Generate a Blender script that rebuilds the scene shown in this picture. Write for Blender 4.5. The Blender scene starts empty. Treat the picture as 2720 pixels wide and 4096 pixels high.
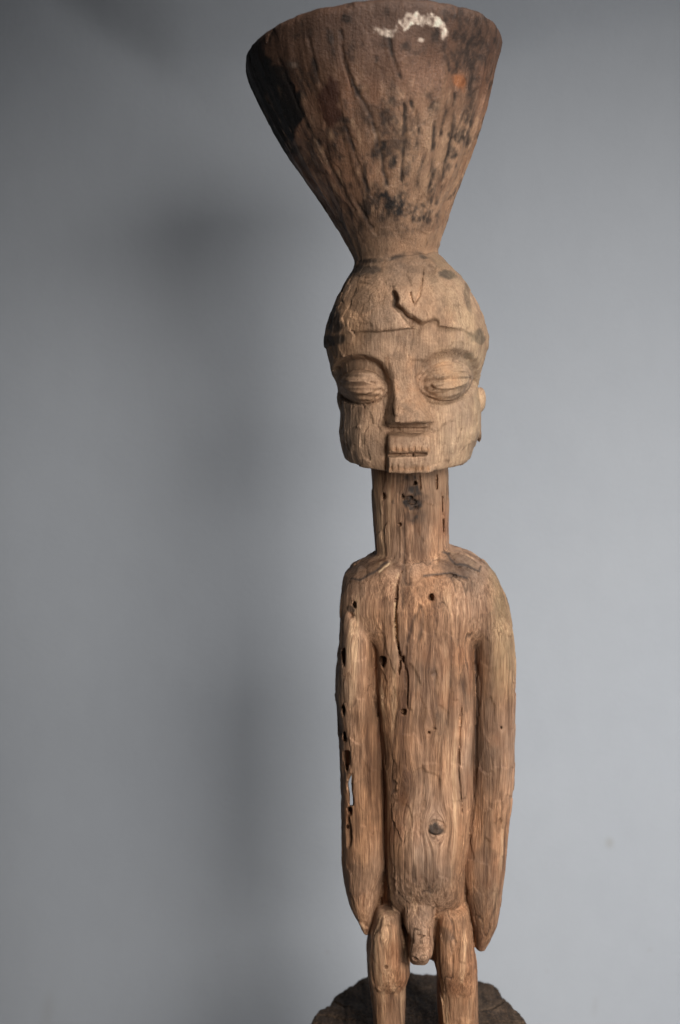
import bpy, math, random
import numpy as np, time
T0 = time.time()
from mathutils import Vector, Matrix
rng = np.random.default_rng(7); random.seed(7)
SC = bpy.context.scene
COL = SC.collection

# ------------------------------------------------------------------ camera
PITCH = math.radians(5.0); DIST = 1.11; Z0 = 0.74; FPX = 4096*50/36.0
CY = -DIST*math.cos(PITCH); CZ = Z0 + DIST*math.sin(PITCH)
cam = bpy.data.cameras.new('camera'); camo = bpy.data.objects.new('camera', cam); COL.objects.link(camo)
camo.location = (0, CY, CZ); camo.rotation_euler = (math.radians(90)-PITCH, 0, 0)
cam.sensor_fit = 'VERTICAL'; cam.sensor_height = 36; cam.sensor_width = 24; cam.lens = 50
cam.clip_start = 0.02; cam.clip_end = 50
cam.dof.use_dof = True; cam.dof.focus_distance = 1.075; cam.dof.aperture_fstop = 4.0
SC.camera = camo

# ------------------------------------------------------------------ light
world = bpy.data.worlds.new('World'); SC.world = world; world.use_nodes = True
bg = world.node_tree.nodes['Background']; bg.inputs[0].default_value = (0.80, 0.88, 1.0, 1); bg.inputs[1].default_value = 0.035
WALL_Y = 0.50
def area(name, loc, target, sx, sy, power, color, spread=180):
    l = bpy.data.lights.new(name, 'AREA'); l.shape = 'RECTANGLE'; l.size = sx; l.size_y = sy
    l.energy = power; l.color = color; l.spread = math.radians(spread)
    o = bpy.data.objects.new(name, l); COL.objects.link(o); o.location = loc
    o.rotation_euler = (Vector(target)-Vector(loc)).to_track_quat('-Z', 'Y').to_euler()
    return o
area('window_light_front', (0.66, -1.58, Z0+0.38), (0.26, 0.50, Z0-0.54), 0.66, 0.66, 7.4, (1.0, 0.985, 0.96), 70)
area('side_fill_light', (1.10, -0.36, Z0-0.45), (0.15, 0.40, Z0-0.36), 0.8, 0.9, 2.7, (0.88, 0.94, 1.0), 130)  # unseen fill from the right, added to grade the wall brightness
area('overhead_fill_light', (0.58, -0.60, Z0+1.20), (0.14, 0.10, Z0-0.55), 0.36, 0.36, 3.5, (1.0, 0.975, 0.94), 76)  # unseen overhead fill, added to bring out the face shading
SC.view_settings.view_transform = 'Standard'; SC.view_settings.look = 'None'
SC.view_settings.exposure = 0.0; SC.view_settings.gamma = 1.0
SC.view_settings.use_curve_mapping = False

# ------------------------------------------------------------------ maths helpers
CP, SP = math.cos(PITCH), math.sin(PITCH)
def W(px, py, y=0.0):
    """front elevation measure -> world point in the vertical plane y"""
    a = (np.asarray(px, float)-1360)/FPX; b = -(np.asarray(py, float)-2048)/FPX
    dy = CP + b*SP; dz = -SP + b*CP
    t = (y-CY)/dy
    return a*t, CZ + dz*t
def UV(x, z, y):
    dep = (y-CY)*CP - (z-CZ)*SP; up = (y-CY)*SP + (z-CZ)*CP
    return 1360+FPX*x/dep, 2048-FPX*up/dep
def sstep(a, b, x):
    t = np.clip((x-a)/(b-a), 0, 1); return t*t*(3-2*t)
def smin(a, b, k):
    h = np.clip(0.5+0.5*(b-a)/k, 0, 1); return b+(a-b)*h-k*h*(1-h)
def smax(a, b, k): return -smin(-a, -b, k)
def _h2(n):
    n = (n ^ (n >> np.uint32(15)))*np.uint32(2246822519)
    n = (n ^ (n >> np.uint32(13)))*np.uint32(3266489917)
    return (n >> np.uint32(8)).astype(np.float32)*np.float32(1/16777215.0)
def vnoise(x, y, z, s=0):
    x, y, z = (np.asarray(a, np.float32)+np.float32(512) for a in (x, y, z))
    ix, iy, iz = np.floor(x), np.floor(y), np.floor(z)
    fx, fy, fz = x-ix, y-iy, z-iz
    fx, fy, fz = [f*f*(3-2*f) for f in (fx, fy, fz)]
    hx = [(ix.astype(np.int32)+d).astype(np.uint32)*np.uint32(374761393) for d in (0, 1)]
    hy = [(iy.astype(np.int32)+d).astype(np.uint32)*np.uint32(668265263) for d in (0, 1)]
    hz = [(iz.astype(np.int32)+d).astype(np.uint32)*np.uint32(2654435761)+np.uint32((s*2246822519) & 0xffffffff) for d in (0, 1)]
    def lx(hyz):
        a = _h2(hx[0]+hyz); return a+fx*(_h2(hx[1]+hyz)-a)
    def ly(h):
        a = lx(hy[0]+h); return a+fy*(lx(hy[1]+h)-a)
    a = ly(hz[0]); return (a+fz*(ly(hz[1])-a))*2-1
def fbm(x, y, z, o=3, s=0):
    r = 0; a = 1; n = 0
    for i in range(o):
        r = r + a*vnoise(x, y, z, s+i*17); n += a; a *= .5; x, y, z = x*2.03+3.1, y*2.03+1.7, z*2.03+5.3
    return r/n
def tab(z, zt, vt): return np.interp(z, zt, vt)

def near(u, v, pts, w, s=0, amp=0):
    """soft line of half-width w along pts"""
    p = np.array(pts); r = np.zeros_like(u)
    m = (u > p[:, 0].min()-4*w-amp) & (u < p[:, 0].max()+4*w+amp) & (v > p[:, 1].min()-4*w) & (v < p[:, 1].max()+4*w)
    a, b = u[m], v[m]
    if amp: a = a+amp*fbm(a*.03, b*.03, a*0, 2, s)
    r[m] = np.exp(-(poly2(a, b, pts)/w)**2)
    return r
SEAMS = [[(1235, 190), (1262, 290), (1284, 370)], [(1362, 175), (1372, 260), (1412, 372), (1448, 430), (1490, 500), (1520, 620), (1550, 740)], [(1548, 190), (1562, 260), (1596, 350)], [(1612, 440), (1614, 560), (1606, 720)], [(1640, 430), (1672, 540)], [(1420, 790), (1490, 900)], [(1818, 380), (1812, 520), (1780, 680), (1752, 800)], [(1385, 520), (1425, 640), (1470, 760)], [(1736, 500), (1728, 690), (1716, 800)], [(1270, 560), (1340, 700), (1420, 830)], [(1120, 250), (1180, 400), (1260, 560)]]
class Sec:
    """a carved block described by its width and depth at each height"""
    def __init__(s, rows, p=2.4, y=0.0, smooth=6, ztop=None, zbot=None, k=.004):
        r = np.array(rows, float)      # py, left px, right px, y front, y back
        mid = (r[:, 1]+r[:, 2])/2
        z = W(mid, r[:, 0], y)[1]; L = W(r[:, 1], r[:, 0], y)[0]; R = W(r[:, 2], r[:, 0], y)[0]
        o = np.argsort(z); z = z[o]
        s.z = np.linspace(z[0], z[-1], 500)
        kern = np.ones(2*smooth+1)/(2*smooth+1)
        def f(v):
            t = np.interp(s.z, z, v[o])
            for _ in range(2):
                t = np.convolve(np.pad(t, smooth, 'edge'), kern, 'valid')
            return t
        s.L, s.R, s.F, s.B = f(L), f(R), f(r[:, 3]), f(r[:, 4])
        s.p = p; s.z0 = z[0] if zbot is None else zbot; s.z1 = z[-1] if ztop is None else ztop; s.k = k
    def __call__(s, x, y, z, caps=True):
        L, R, F, B = (tab(z, s.z, v) for v in (s.L, s.R, s.F, s.B))
        hw = np.maximum((R-L)/2, 1e-4); hd = np.maximum((B-F)/2, 1e-4)
        a = np.abs(x-(L+R)/2)/hw; b = np.abs(y-(F+B)/2)/hd
        d = ((a**s.p+b**s.p)**(1/s.p)-1)*np.minimum(hw, hd)
        if caps:
            d = smax(d, z-s.z1, s.k); d = smax(d, s.z0-z, s.k)
        return d

# ------------------------------------------------------------------ the figure's blocks
CUP = Sec([(-80, 950, 2030, -.105, .105), (60, 978, 2014, -.103, .103), (138, 985, 2006, -.1015, .1015), (199, 987, 2000, -.100, .100), (230, 987, 1995, -.099, .099), (291, 988, 1978, -.097, .097),
           (337, 1000, 1967, -.095, .095), (444, 1053, 1942, -.088, .088), (536, 1099, 1915, -.081, .081), (635, 1160, 1880, -.073, .073),
           (735, 1229, 1841, -.064, .064), (827, 1298, 1805, -.055, .055), (926, 1359, 1773, -.047, .047), (1003, 1405, 1748, -.041, .042),
           (1045, 1427, 1742, -.039, .041), (1100, 1432, 1742, -.038, .041)], p=2.06, smooth=4)
CAP = Sec([(1002, 1440, 1738, -.028, .03), (1040, 1428, 1775, -.039, .043), (1070, 1418, 1808, -.045, .05), (1135, 1376, 1862, -.0545, .06), (1223, 1333, 1913, -.063, .069), (1300, 1305, 1938, -.0675, .074),
           (1349, 1296, 1954, -.069, .075), (1400, 1299, 1952, -.069, .075)], p=2.2, smooth=5)
FACE = Sec([(1250, 1322, 1926, -.0605, .07), (1320, 1311, 1940, -.0624, .07), (1382, 1305, 1948, -.0632, .07), (1432, 1315, 1938, -.0630, .07), (1487, 1325, 1921, -.0625, .068),
            (1530, 1345, 1908, -.0615, .066), (1580, 1357, 1911, -.0620, .064), (1646, 1364, 1920, -.0635, .062), (1728, 1356, 1914, -.0650, .06), (1788, 1365, 1888, -.0655, .058),
            (1832, 1381, 1874, -.0645, .055), (1862, 1397, 1862, -.063, .052), (1930, 1410, 1850, -.061, .05)], p=2.55, smooth=4)
NECK = Sec([(1780, 1482, 1791, -.030, .032), (1873, 1483, 1792, -.030, .032), (2009, 1488, 1794, -.0305, .032), (2114, 1494, 1795, -.031, .032), (2213, 1501, 1797, -.032, .032), (2320, 1508, 1799, -.032, .03)], p=2.15)
SHO = Sec([(2172, 1590, 1780, -.012, .03), (2190, 1548, 1838, -.022, .037), (2213, 1497, 1893, -.029, .041), (2229, 1471, 1915, -.032, .043), (2260, 1415, 1953, -.0365, .046), (2297, 1379, 1983, -.0395, .048), (2318, 1373, 1993, -.0408, .049),
           (2375, 1365, 2018, -.043, .049), (2430, 1360, 2032, -.0435, .049), (2490, 1362, 2040, -.0415, .049), (2560, 1364, 2040, -.036, .046)], p=2.9, smooth=4, k=.012)
TOR = Sec([(2330, 1490, 1870, -.038, .04), (2440, 1487, 1876, -.0455, .04), (2560, 1488, 1888, -.0475, .038), (2700, 1494, 1896, -.0480, .037), (2850, 1510, 1893, -.0480, .036), (3018, 1526, 1887, -.0485, .035), (3175, 1532, 1884, -.0505, .036),
           (3306, 1534, 1866, -.0525, .038), (3437, 1540, 1848, -.0525, .040), (3500, 1545, 1848, -.0500, .042), (3550, 1540, 1855, -.0445, .043), (3590, 1535, 1862, -.035, .043), (3630, 1530, 1865, -.031, .043)], p=3.2, k=.008)
ARML = Sec([(2360, 1385, 1440, -.015, .035), (2440, 1362, 1491, -.032, .042), (2530, 1357, 1502, -.0365, .045), (2637, 1347, 1508, -.0365, .046), (2757, 1342, 1520, -.0345, .046), (2861, 1350, 1532, -.0330, .045), (2987, 1358, 1544, -.0315, .044),
            (3123, 1363, 1550, -.0305, .042), (3280, 1365, 1554, -.0295, .041), (3437, 1368, 1559, -.0290, .039), (3500, 1373, 1532, -.0285, .036), (3552, 1384, 1522, -.0275, .032), (3613, 1402, 1506, -.0255, .026),
            (3668, 1433, 1487, -.022, .016), (3710, 1454, 1472, -.019, .004)], p=2.7, k=.002)
ARMR = Sec([(2330, 1930, 1990, -.012, .035), (2420, 1880, 2030, -.030, .042), (2506, 1868, 2047, -0.0380, .045), (2611, 1875, 2056, -0.0385, .046), (2757, 1879, 2057, -0.0370, .046), (2900, 1876, 2057, -0.0355, .045), (3071, 1872, 2055, -0.0340, .044), (3201, 1862, 2045, -0.0330, .043),
            (3280, 1848, 2033, -0.0325, .042), (3384, 1832, 2026, -0.0320, .040), (3472, 1826, 2017, -0.0320, .038), (3595, 1858, 2002, -.0285, .032), (3681, 1882, 1984, -.026, .026), (3725, 1890, 1958, -.0245, .018), (3768, 1893, 1931, -.022, .008)], p=2.75, k=.002)
LEGL = Sec([(3582, 1508, 1600, -.037, .03), (3607, 1498, 1604, -.040, .035), (3690, 1477, 1614, -.041, .035), (3791, 1469, 1628, -.0418, .032), (3846, 1470, 1640, -.0400, .03), (3880, 1472, 1630, -.0378, .03), (3905, 1474, 1622, -.035, .03), (3962, 1481, 1620, -.034, .03),
            (4023, 1488, 1619, -.034, .03), (4096, 1494, 1616, -.035, .03), (4170, 1494, 1618, -.038, .03)], p=3.0, k=.003, smooth=2)
LEGR = Sec([(3576, 1742, 1862, -.037, .03), (3607, 1738, 1868, -.040, .035), (3693, 1734, 1881, -.042, .035), (3791, 1733, 1895, -.0422, .032), (3820, 1736, 1897, -.0412, .03), (3870, 1746, 1900, -.0382, .03), (3919, 1749, 1904, -.035, .03),
            (4023, 1752, 1907, -.034, .03), (4096, 1757, 1910, -.035, .03), (4170, 1757, 1912, -.038, .03)], p=3.3, k=.003, smooth=2)
WEB = Sec([(2420, 1400, 1990, -.036, .04), (2500, 1400, 1985, -.0335, .04), (2600, 1402, 1980, -.0285, .04), (2720, 1406, 1980, -.0245, .04), (2850, 1412, 1980, -.0215, .04), (3050, 1425, 1975, -.0205, .039), (3250, 1430, 1960, -.0200, .038), (3400, 1440, 1950, -.0195, .036), (3500, 1455, 1935, -.0180, .034), (3600, 1475, 1905, -.014, .03), (3660, 1490, 1890, -.006, .026)], p=3.2, k=.006)
PEL = Sec([(3540, 1535, 1860, -.03, .04), (3620, 1535, 1860, -.026, .036), (3760, 1560, 1820, -.018, .03), (3826, 1575, 1800, -.010, .025)], p=3, k=.006)
GRO = Sec([(3594, 1612, 1742, -.040, .0), (3620, 1606, 1746, -.0465, .0), (3700, 1618, 1742, -.0525, -.005), (3745, 1634, 1736, -.055, -.010), (3758, 1640, 1732, -.0560, -.012), (3766, 1638, 1734, -.0595, -.014), (3795, 1633, 1732, -.0625, -.02), (3806, 1632, 1728, -.0620, -.02), (3814, 1632, 1722, -.0600, -.024), (3852, 1642, 1706, -.052, -.036)],
          p=3.0, y=-.045, k=.003, smooth=3)
XC_CUP, _ = W(1500, 200, 0)

def poly2(u, v, pts):
    d = 1e9
    for (ax, ay), (bx, by) in zip(pts[:-1], pts[1:]):
        ex, ey = bx-ax, by-ay; t = np.clip(((u-ax)*ex+(v-ay)*ey)/(ex*ex+ey*ey), 0, 1)
        d = np.minimum(d, np.hypot(u-ax-t*ex, v-ay-t*ey))
    return d

EYES = [(1448, 1546, 101, 70, .08), (1788, 1524, 118, 80, -.17)]
def eye_f(u, v, e):
    cu, cv, rx, ry, rot = e
    c, s = math.cos(rot), math.sin(rot); a = ((u-cu)*c+(v-cv)*s)/rx; b = (-(u-cu)*s+(v-cv)*c)/ry
    return 1-np.abs(a)**1.6-np.abs(b)**2.0, a, b
def face_relief(u, v):
    """carved relief of the face (metres, towards the viewer) in front elevation"""
    h = np.zeros_like(u)
    # sockets with a crisp brow edge
    for cu, cv, rx, ry in ((1440, 1520, 122, 104), (1795, 1508, 142, 116)):
        f = 1-np.abs((u-cu)/rx)**2.4-np.abs((v-cv+(.10 if cu > 1600 else -.05)*(u-cu))/ry)**2.2
        h -= (.0066 if cu < 1600 else .0042)*sstep(0.0, .42 if cu < 1600 else .62, f)
    h -= .0022*sstep(90, 0, np.abs(v-1500))*sstep(90, 0, np.abs(u-1545))*0
    # almond eyes with stepped lids
    for i, e in enumerate(EYES):
        f, a, b = eye_f(u, v, e)
        g = np.sqrt(np.clip(f, 0, 1))
        h += (.0118 if i == 0 else .0098)*g**.85*(1.0+.28*b)
        ring = np.clip(f, 0, 1)
        inner = 1-np.abs((a-.12*(1 if i else -1))/.72)**1.8-np.abs((b-.05)/.42)**2
        h += .0016*sstep(0, .2, inner)
        h -= .0024*np.exp(-((b+.05-.10*a*(1 if i else -1))/.085)**2)*sstep(0, .25, inner)
        h -= .0009*np.exp(-((inner+.02)/.10)**2)*(f > 0)
        h -= .0012*np.exp(-((f-.24)/.06)**2)
        h += .0007*np.cos(b*17+1.2*a)*sstep(.05, .3, f)
    # nose: wedge widening downwards, cut flat below
    cu = np.interp(v, [1400, 1500, 1690], [1605, 1612, 1629])
    hl = np.interp(v, [1390, 1440, 1510, 1600, 1660, 1700], [80, 70, 60, 70, 86, 96])
    ht = np.interp(v, [1380, 1440, 1520, 1600, 1690], [0, .0014, .0052, .0104, .0165])
    t = (u-cu)/hl
    prof = np.where(t < 0, sstep(-1.08, -.55, t), 1-sstep(.35, 1.30, t))
    cut = 1-sstep(1686, 1702, v-(u-1630)*-.06)
    h += ht*prof*cut
    h -= .0006*np.exp(-((v-1688+.06*(u-1630))/5)**2)*prof
    h -= .0016*np.exp(-((v-1716)/16)**2)*sstep(105, 60, np.abs(u-1630))
    # mouth block
    mb = sstep(1541, 1553, u)*(1-sstep(1705, 1745, u))*sstep(1722, 1745, v)
    h += .0066*mb
    h += .0012*mb*np.exp(-((v-1790)/18)**2)
    h -= .0050*np.exp(-((v-1815+(u-1630)*.03)/5.5)**2)*sstep(1543, 1556, u)*(1-sstep(1690, 1712, u))
    h -= .0025*np.exp(-((u-1543)/5)**2)*sstep(1750, 1785, v)*(1-sstep(1872, 1885, v))
    h -= .0016*np.clip(np.cos((u+4*np.sin(v*.05))*2*np.pi/24), 0, 1)**3*mb*(np.exp(-((v-1792)/14)**2)+np.exp(-((v-1868)/18)**2))
    h -= .0016*np.exp(-((u-1648)/8)**2)*np.exp(-((v-1880)/20)**2)
    # chisel notch on the jaw
    h -= .0030*np.exp(-((u-1372)/14)**2-((v-1790)/26)**2)
    return h

CHIP = [(1694, 1012), (1694, 1070), (1690, 1125), (1680, 1170), (1667, 1205), (1655, 1222), (1644, 1205), (1641, 1170)]
CHIPE = [(1576, 1172), (1583, 1195), (1577, 1222), (1604, 1243), (1622, 1268), (1655, 1290), (1682, 1308), (1735, 1292)]
def cap_relief(u, v):
    h = np.zeros_like(u)
    # raised splintered flake: its broken edge runs down to the brim
    edge = np.interp(v, [1100, 1172, 1195, 1222, 1243, 1268, 1290, 1308, 1330], [1572, 1576, 1583, 1577, 1604, 1622, 1655, 1682, 1735])
    h += .0022*sstep(-4, 3, u-edge)*sstep(1120, 1180, v)*(1-sstep(1690, 1760, u))*(1-sstep(1285, 1300, v))
    h -= .0065*np.exp(-(poly2(u, v, CHIPE)/np.interp(v, [1170, 1230, 1290], [7, 9, 14]))**2)
    h -= .0025*np.exp(-(poly2(u, v, [(1640, 1296), (1690, 1316), (1740, 1300)])/15)**2)
    h -= .0014*np.exp(-(poly2(u, v, CHIP)/4.0)**2)
    h -= .0012*np.exp(-((u-1722)/16)**2)*sstep(1040, 1080, v)*(1-sstep(1150, 1240, v))
    return h
def brim_v(u): return np.interp(u, [1290, 1330, 1375, 1500, 1640, 1737, 1850, 1905, 1960], [1392, 1356, 1330, 1326, 1316, 1307, 1318, 1344, 1394])

# list of subtractive tools (filled after the base solid is known)
CUTS = []   # (kind, data...)
RIMZ = lambda x, y: W(1500, 134, 0)[1] + np.interp(x, [-.075, -.03, .02, .07, .125], [-.016, -.006, .0005, .0015, -.001]) + .0006*np.sin(x*95+1+y*40)+.0003*np.sin(x*330+y*210)

def cup_d(x, y, z):
    d = CUP(x, y, z, caps=False)
    ang = np.arctan2(y, x-XC_CUP)
    fac = (ang*17/(2*np.pi)+.45*np.sin(ang*3+1)+.2*np.sin(ang*7+z*14)) % 1.0
    w = tab(z, CUP.z, CUP.R)-tab(z, CUP.z, CUP.L)
    base = d
    d = d + .0036*np.clip(w, 0, .2)/.2*(1-(2*fac-1)**2)*(.6+.4*np.sin(ang*2.3+z*9))*sstep(0, .03, RIMZ(x, y)-z) - .0010
    zr = RIMZ(x, y)
    d = smax(d, z-zr, .010)
    inner = smax(base+.011, (zr-.115)-z, .02)
    d = smax(d, -inner, .004)
    return smax(d, CUP.z0-z, .004)
def cap_d(x, y, z):
    u, v = UV(x, z, -.058); fm = sstep(.004, -.022, y)
    d = CAP(x, y, z, caps=False) - cap_relief(u, v)*fm
    d = smax(d, -(brim_v(u)-v)/5300.0, .0022)
    return smax(d, z-CAP.z1, .006)
def face_d(x, y, z):
    u, v = UV(x, z, -.058); fm = sstep(.004, -.022, y)
    d = FACE(x, y, z, caps=False) - face_relief(u, v)*fm
    uc = (u-1628)/250
    zch = W(1630, 1850, 0)[1] + y*.065 + .004*uc*uc
    d = smax(d, zch-z, .0018)
    return smax(d, z-FACE.z1, .004)
def ear_d(L):
    def f(x, y, z):
        r = None
        for px, py, rx, rz, yc in L:
            ex, ez = W(px, py, yc)
            e = (np.sqrt(((x-ex)/rx)**2+((y-yc)/.012)**2+((z-ez)/rz)**2)-1)*min(rx, rz)*.9
            r = e if r is None else np.minimum(r, e)
        return r
    return f
zat = lambda py: float(W(1640, py, 0)[1])
PARTS = [('cup', cup_d, zat(1110), 9), ('cap', cap_d, zat(1420), zat(990)), ('face', face_d, zat(1910), zat(1240)),
         ('ear_a', ear_d([(1362, 1592, .0028, .0075, .004)]), zat(1650), zat(1530)), ('ear_b', ear_d([(1917, 1600, .0052, .0105, .004), (1915, 1738, .0018, .006, .0)]), zat(1790), zat(1530)),
         ('neck', NECK, NECK.z0, NECK.z1), ('sho', SHO, SHO.z0, SHO.z1), ('torso', TOR, TOR.z0, TOR.z1), ('arm_a', ARML, ARML.z0, ARML.z1), ('arm_b', ARMR, ARMR.z0, ARMR.z1),
         ('leg_a', LEGL, LEGL.z0, LEGL.z1), ('leg_b', LEGR, LEGR.z0, LEGR.z1), ('pel', PEL, PEL.z0, PEL.z1), ('web', WEB, WEB.z0, WEB.z1), ('gro', GRO, GRO.z0, GRO.z1)]
def parts_sdf(x, y, z):
    out = {}
    for n, f, a, b in PARTS:
        r = np.full(x.shape, .05)
        m = np.where((z > a-.016) & (z < b+.016))
        if len(m[0]): r[m] = f(x[m], y[m], z[m])
        out[n] = r
    return out
def combine(o):
    head = smin(o['cap'], o['face'], .0012)
    head = smin(head, o['ear_a'], .002); head = smin(head, o['ear_b'], .002)
    d = smin(o['cup'], head, .003)
    d = smin(d, o['neck'], .0015)
    body = smin(o['sho'], o['torso'], .006)
    arms = np.minimum(o['arm_a'], o['arm_b'])
    body = smin(body, arms, .0012); body = smin(body, o['web'], .002)
    legs = smin(np.minimum(o['leg_a'], o['leg_b']), o['pel'], .004)
    legs = smin(legs, o['gro'], .0015)
    body = smin(body, legs, .0010)
    return smin(d, body, .0035)
def seg_d(x, y, z, a, b, wx=1.0, wy=1.0, wz=1.0):
    ax, ay, az = a; ex, ey, ez = b[0]-a[0], b[1]-a[1], b[2]-a[2]
    L = ex*ex+ey*ey+ez*ez+1e-12
    t = np.clip(((x-ax)*ex+(y-ay)*ey+(z-az)*ez)/L, 0, 1)
    return np.sqrt(((x-ax-t*ex)*wx)**2+((y-ay-t*ey)*wy)**2+((z-az-t*ez)*wz)**2)
def sdf(x, y, z):
    d = combine(parts_sdf(x, y, z))
    for c in CUTS:
        lo, hi = c['box']
        m = np.where((x > lo[0]) & (x < hi[0]) & (y > lo[1]) & (y < hi[1]) & (z > lo[2]) & (z < hi[2]))
        if len(m[0]) == 0: continue
        q = c['fn'](x[m], y[m], z[m])
        d[m] = smax(d[m], -q, c.get('k', .0006))
    return d
def front(px, py):
    """first surface met from the front at this place of the elevation"""
    a = (px-1360)/FPX; b = -(py-2048)/FPX
    dy = CP+b*SP; dz = -SP+b*CP
    ys = np.linspace(-.115, .09, 600); t = (ys-CY)/dy
    X, Z = a*t, CZ+dz*t
    d = combine(parts_sdf(X, ys.copy(), Z))
    i = np.argmax(d < 0)
    return np.array([X[i], ys[i], Z[i]]) if d[i] < 0 else None
def add_hole(px, py, rx, ry, deep, k=.0006):
    p = front(px, py)
    if p is None: return
    rx, rz = rx/5300, ry/5300
    def fn(x, y, z):
        dx, dz = (x-p[0])/rx, (z-p[2])/rz
        rad = (np.sqrt(dx*dx+dz*dz)-1-.15*np.sin(3*np.arctan2(dz, dx)+px))*min(rx, rz)
        return np.maximum(rad, np.abs(y-p[1])-deep)
    m = max(rx, rz)+.003
    CUTS.append(dict(box=(p-[m, deep+.003, m], p+[m, deep+.003, m]), fn=fn, k=k))
def add_crack(pts, w, deep, dens=10):
    q = []
    for (ax, ay), (bx, by) in zip(pts[:-1], pts[1:]):
        n = max(1, int(math.hypot(bx-ax, by-ay)/dens))
        for i in range(n):
            t = i/n; q.append((ax+(bx-ax)*t+random.uniform(-1, 1), ay+(by-ay)*t))
    q.append(pts[-1])
    P = [front(*a) for a in q]; P = [p for p in P if p is not None]
    n = len(P)
    for i in range(n-1):
        a, b = P[i], P[i+1]
        s = (i+.5)/n; ww = w/5300*(.45+.55*math.sin(math.pi*min(1, max(0, s)))**.5)*random.uniform(.92, 1.08)
        dd = deep*(.4+.6*math.sin(math.pi*s)**.5)
        def fn(x, y, z, a=a, b=b, ww=ww, dd=dd): return seg_d(x, y, z, a, b, 1, ww/dd, 1)-ww
        m = max(ww, dd)+.002
        CUTS.append(dict(box=(np.minimum(a, b)-m, np.maximum(a, b)+m), fn=fn, k=.0004))

# worm holes, cracks and rotten gaps
for h in ((1418, 2420, 8, 15, .010), (1726, 2391, 8, 15, .010), (1533, 2647, 12, 24, .010), (1614, 2637, 7, 17, .008), (1614, 2849, 11, 13, .008), (1512, 2859, 6, 9, .006),
          (1661, 1932, 8, 10, .008), (1535, 1985, 6, 16, .007), (1612, 1986, 5, 8, .006), (1600, 2098, 6, 7, .005), (1403, 2462, 9, 9, .0035), (1375, 2628, 8, 38, .012), (1376, 2842, 8, 24, .012),
          (1379, 2952, 7, 22, .012), (1388, 3040, 13, 44, .014), (1400, 3244, 10, 18, .014), (1397, 3330, 12, 70, .004), (1391, 3312, 5, 10, .008), (2005, 2912, 5, 9, .005),
          (1716, 2931, 5, 5, .005), (1738, 2916, 4, 5, .004), (1598, 1815, 4, 4, .004), (1652, 1820, 4, 5, .004), (1526, 3605, 7, 16, .007), (1609, 3708, 5, 9, .006), (1638, 1990, 16, 8, .004), (1652, 2010, 20, 10, .0035), (1665, 2030, 12, 7, .003),
          (1545, 3870, 5, 8, .003), (1660, 3838, 10, 7, .003), (1684, 3746, 14, 6, .002)):
    add_hole(*h)
add_crack([(1609, 2282), (1598, 2312), (1590, 2339), (1587, 2401), (1582, 2480), (1588, 2558), (1598, 2610), (1603, 2650), (1596, 2700)], 4.4, .007)
add_crack([(1616, 2640), (1629, 2705), (1632, 2773), (1629, 2835)], 3.6, .005)
add_crack([(1768, 1965), (1771, 2040), (1777, 2140)], 3.6, .005)
add_crack([(1747, 1900), (1748, 1955)], 3.2, .005)
add_crack([(1677, 1890), (1684, 1960)], 2.6, .003)
add_crack([(1845, 2830), (1838, 2960), (1836, 3080), (1845, 3200), (1850, 3260)], 3.2, .004)
add_crack([(1480, 2720), (1497, 2790), (1508, 2850)], 3.4, .004)
add_crack([(1738, 3610), (1745, 3650), (1733, 3680), (1716, 3715), (1714, 3755)], 4.2, .004)
add_crack([(1526, 3588), (1530, 3615), (1560, 3605)], 3.5, .004)
add_crack([(1786, 2225), (1830, 2270), (1880, 2275), (1935, 2300), (1950, 2262)], 3.0, .002)
add_crack([(1700, 2312), (1760, 2306), (1810, 2302), (1870, 2322)], 2.6, .002)
add_crack([(1800, 2230), (1850, 2205), (1910, 2232)], 2.4, .0015)
add_crack([(1400, 2330), (1440, 2335), (1500, 2300)], 2.4, .0015)
add_crack([(1425, 1128), (1480, 1140)], 2.4, .0015)
add_crack([(1366, 185), (1372, 250), (1392, 310), (1412, 372)], 3.2, .0015)
add_crack([(1694, 1014), (1694, 1070), (1689, 1125), (1674, 1185), (1657, 1222), (1645, 1196), (1642, 1168)], 3.0, .0022)
add_crack([(1440, 1105), (1475, 1115), (1500, 1108)], 2.4, .0015)
# rotten slot right through the arm
sa = W(1403, 3092, 0); sb = W(1404, 3222, 0)
def slot(x, y, z):
    yy = (y-CY)/(0-CY); xs = x/yy                      # the slot opens straight to the front
    zs = CZ+(z-CZ)/yy
    t = np.clip((zs-sb[1])/(sa[1]-sb[1]), 0, 1)
    xc = np.interp(t, [0, .2, .45, .7, .85, 1], [sb[0]+.0004, sb[0]+.0003, sb[0]-.0003, sb[0]-.0010, sb[0]-.0002, sb[0]+.0005])
    w = np.interp(t, [0, .1, .45, .6, .8, 1], [.0017, .0019, .0015, .0021, .0016, .0006])
    return np.maximum(np.abs(xs-xc)-w, np.maximum(zs-sa[1], sb[1]-zs))
CUTS.append(dict(box=(np.array([sa[0]-.02, -.1, sb[1]-.02]), np.array([sa[0]+.02, .1, sa[1]+.02])), fn=slot, k=.0008))
# chewed outer edge of the same arm
for px, py, r in ((1358, 2590, 10), (1352, 2650, 7), (1362, 3105, 8), (1366, 3190, 7), (1357, 3150, 6), (1364, 3245, 6)):
    x_, z_ = W(px-5, py, 0); c = np.array([x_, 0.0, z_]); r_ = r/5120
    CUTS.append(dict(box=(c-[r_+.002, .05, r_*3+.002], c+[r_+.002, .05, r_*3+.002]), k=.001,
                     fn=lambda x, y, z, c=c, r_=r_: (np.sqrt(((x-c[0])/r_)**2+((y+.008)/.03)**2+((z-c[2])/(r_*2.6))**2)-1)*r_))

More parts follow.
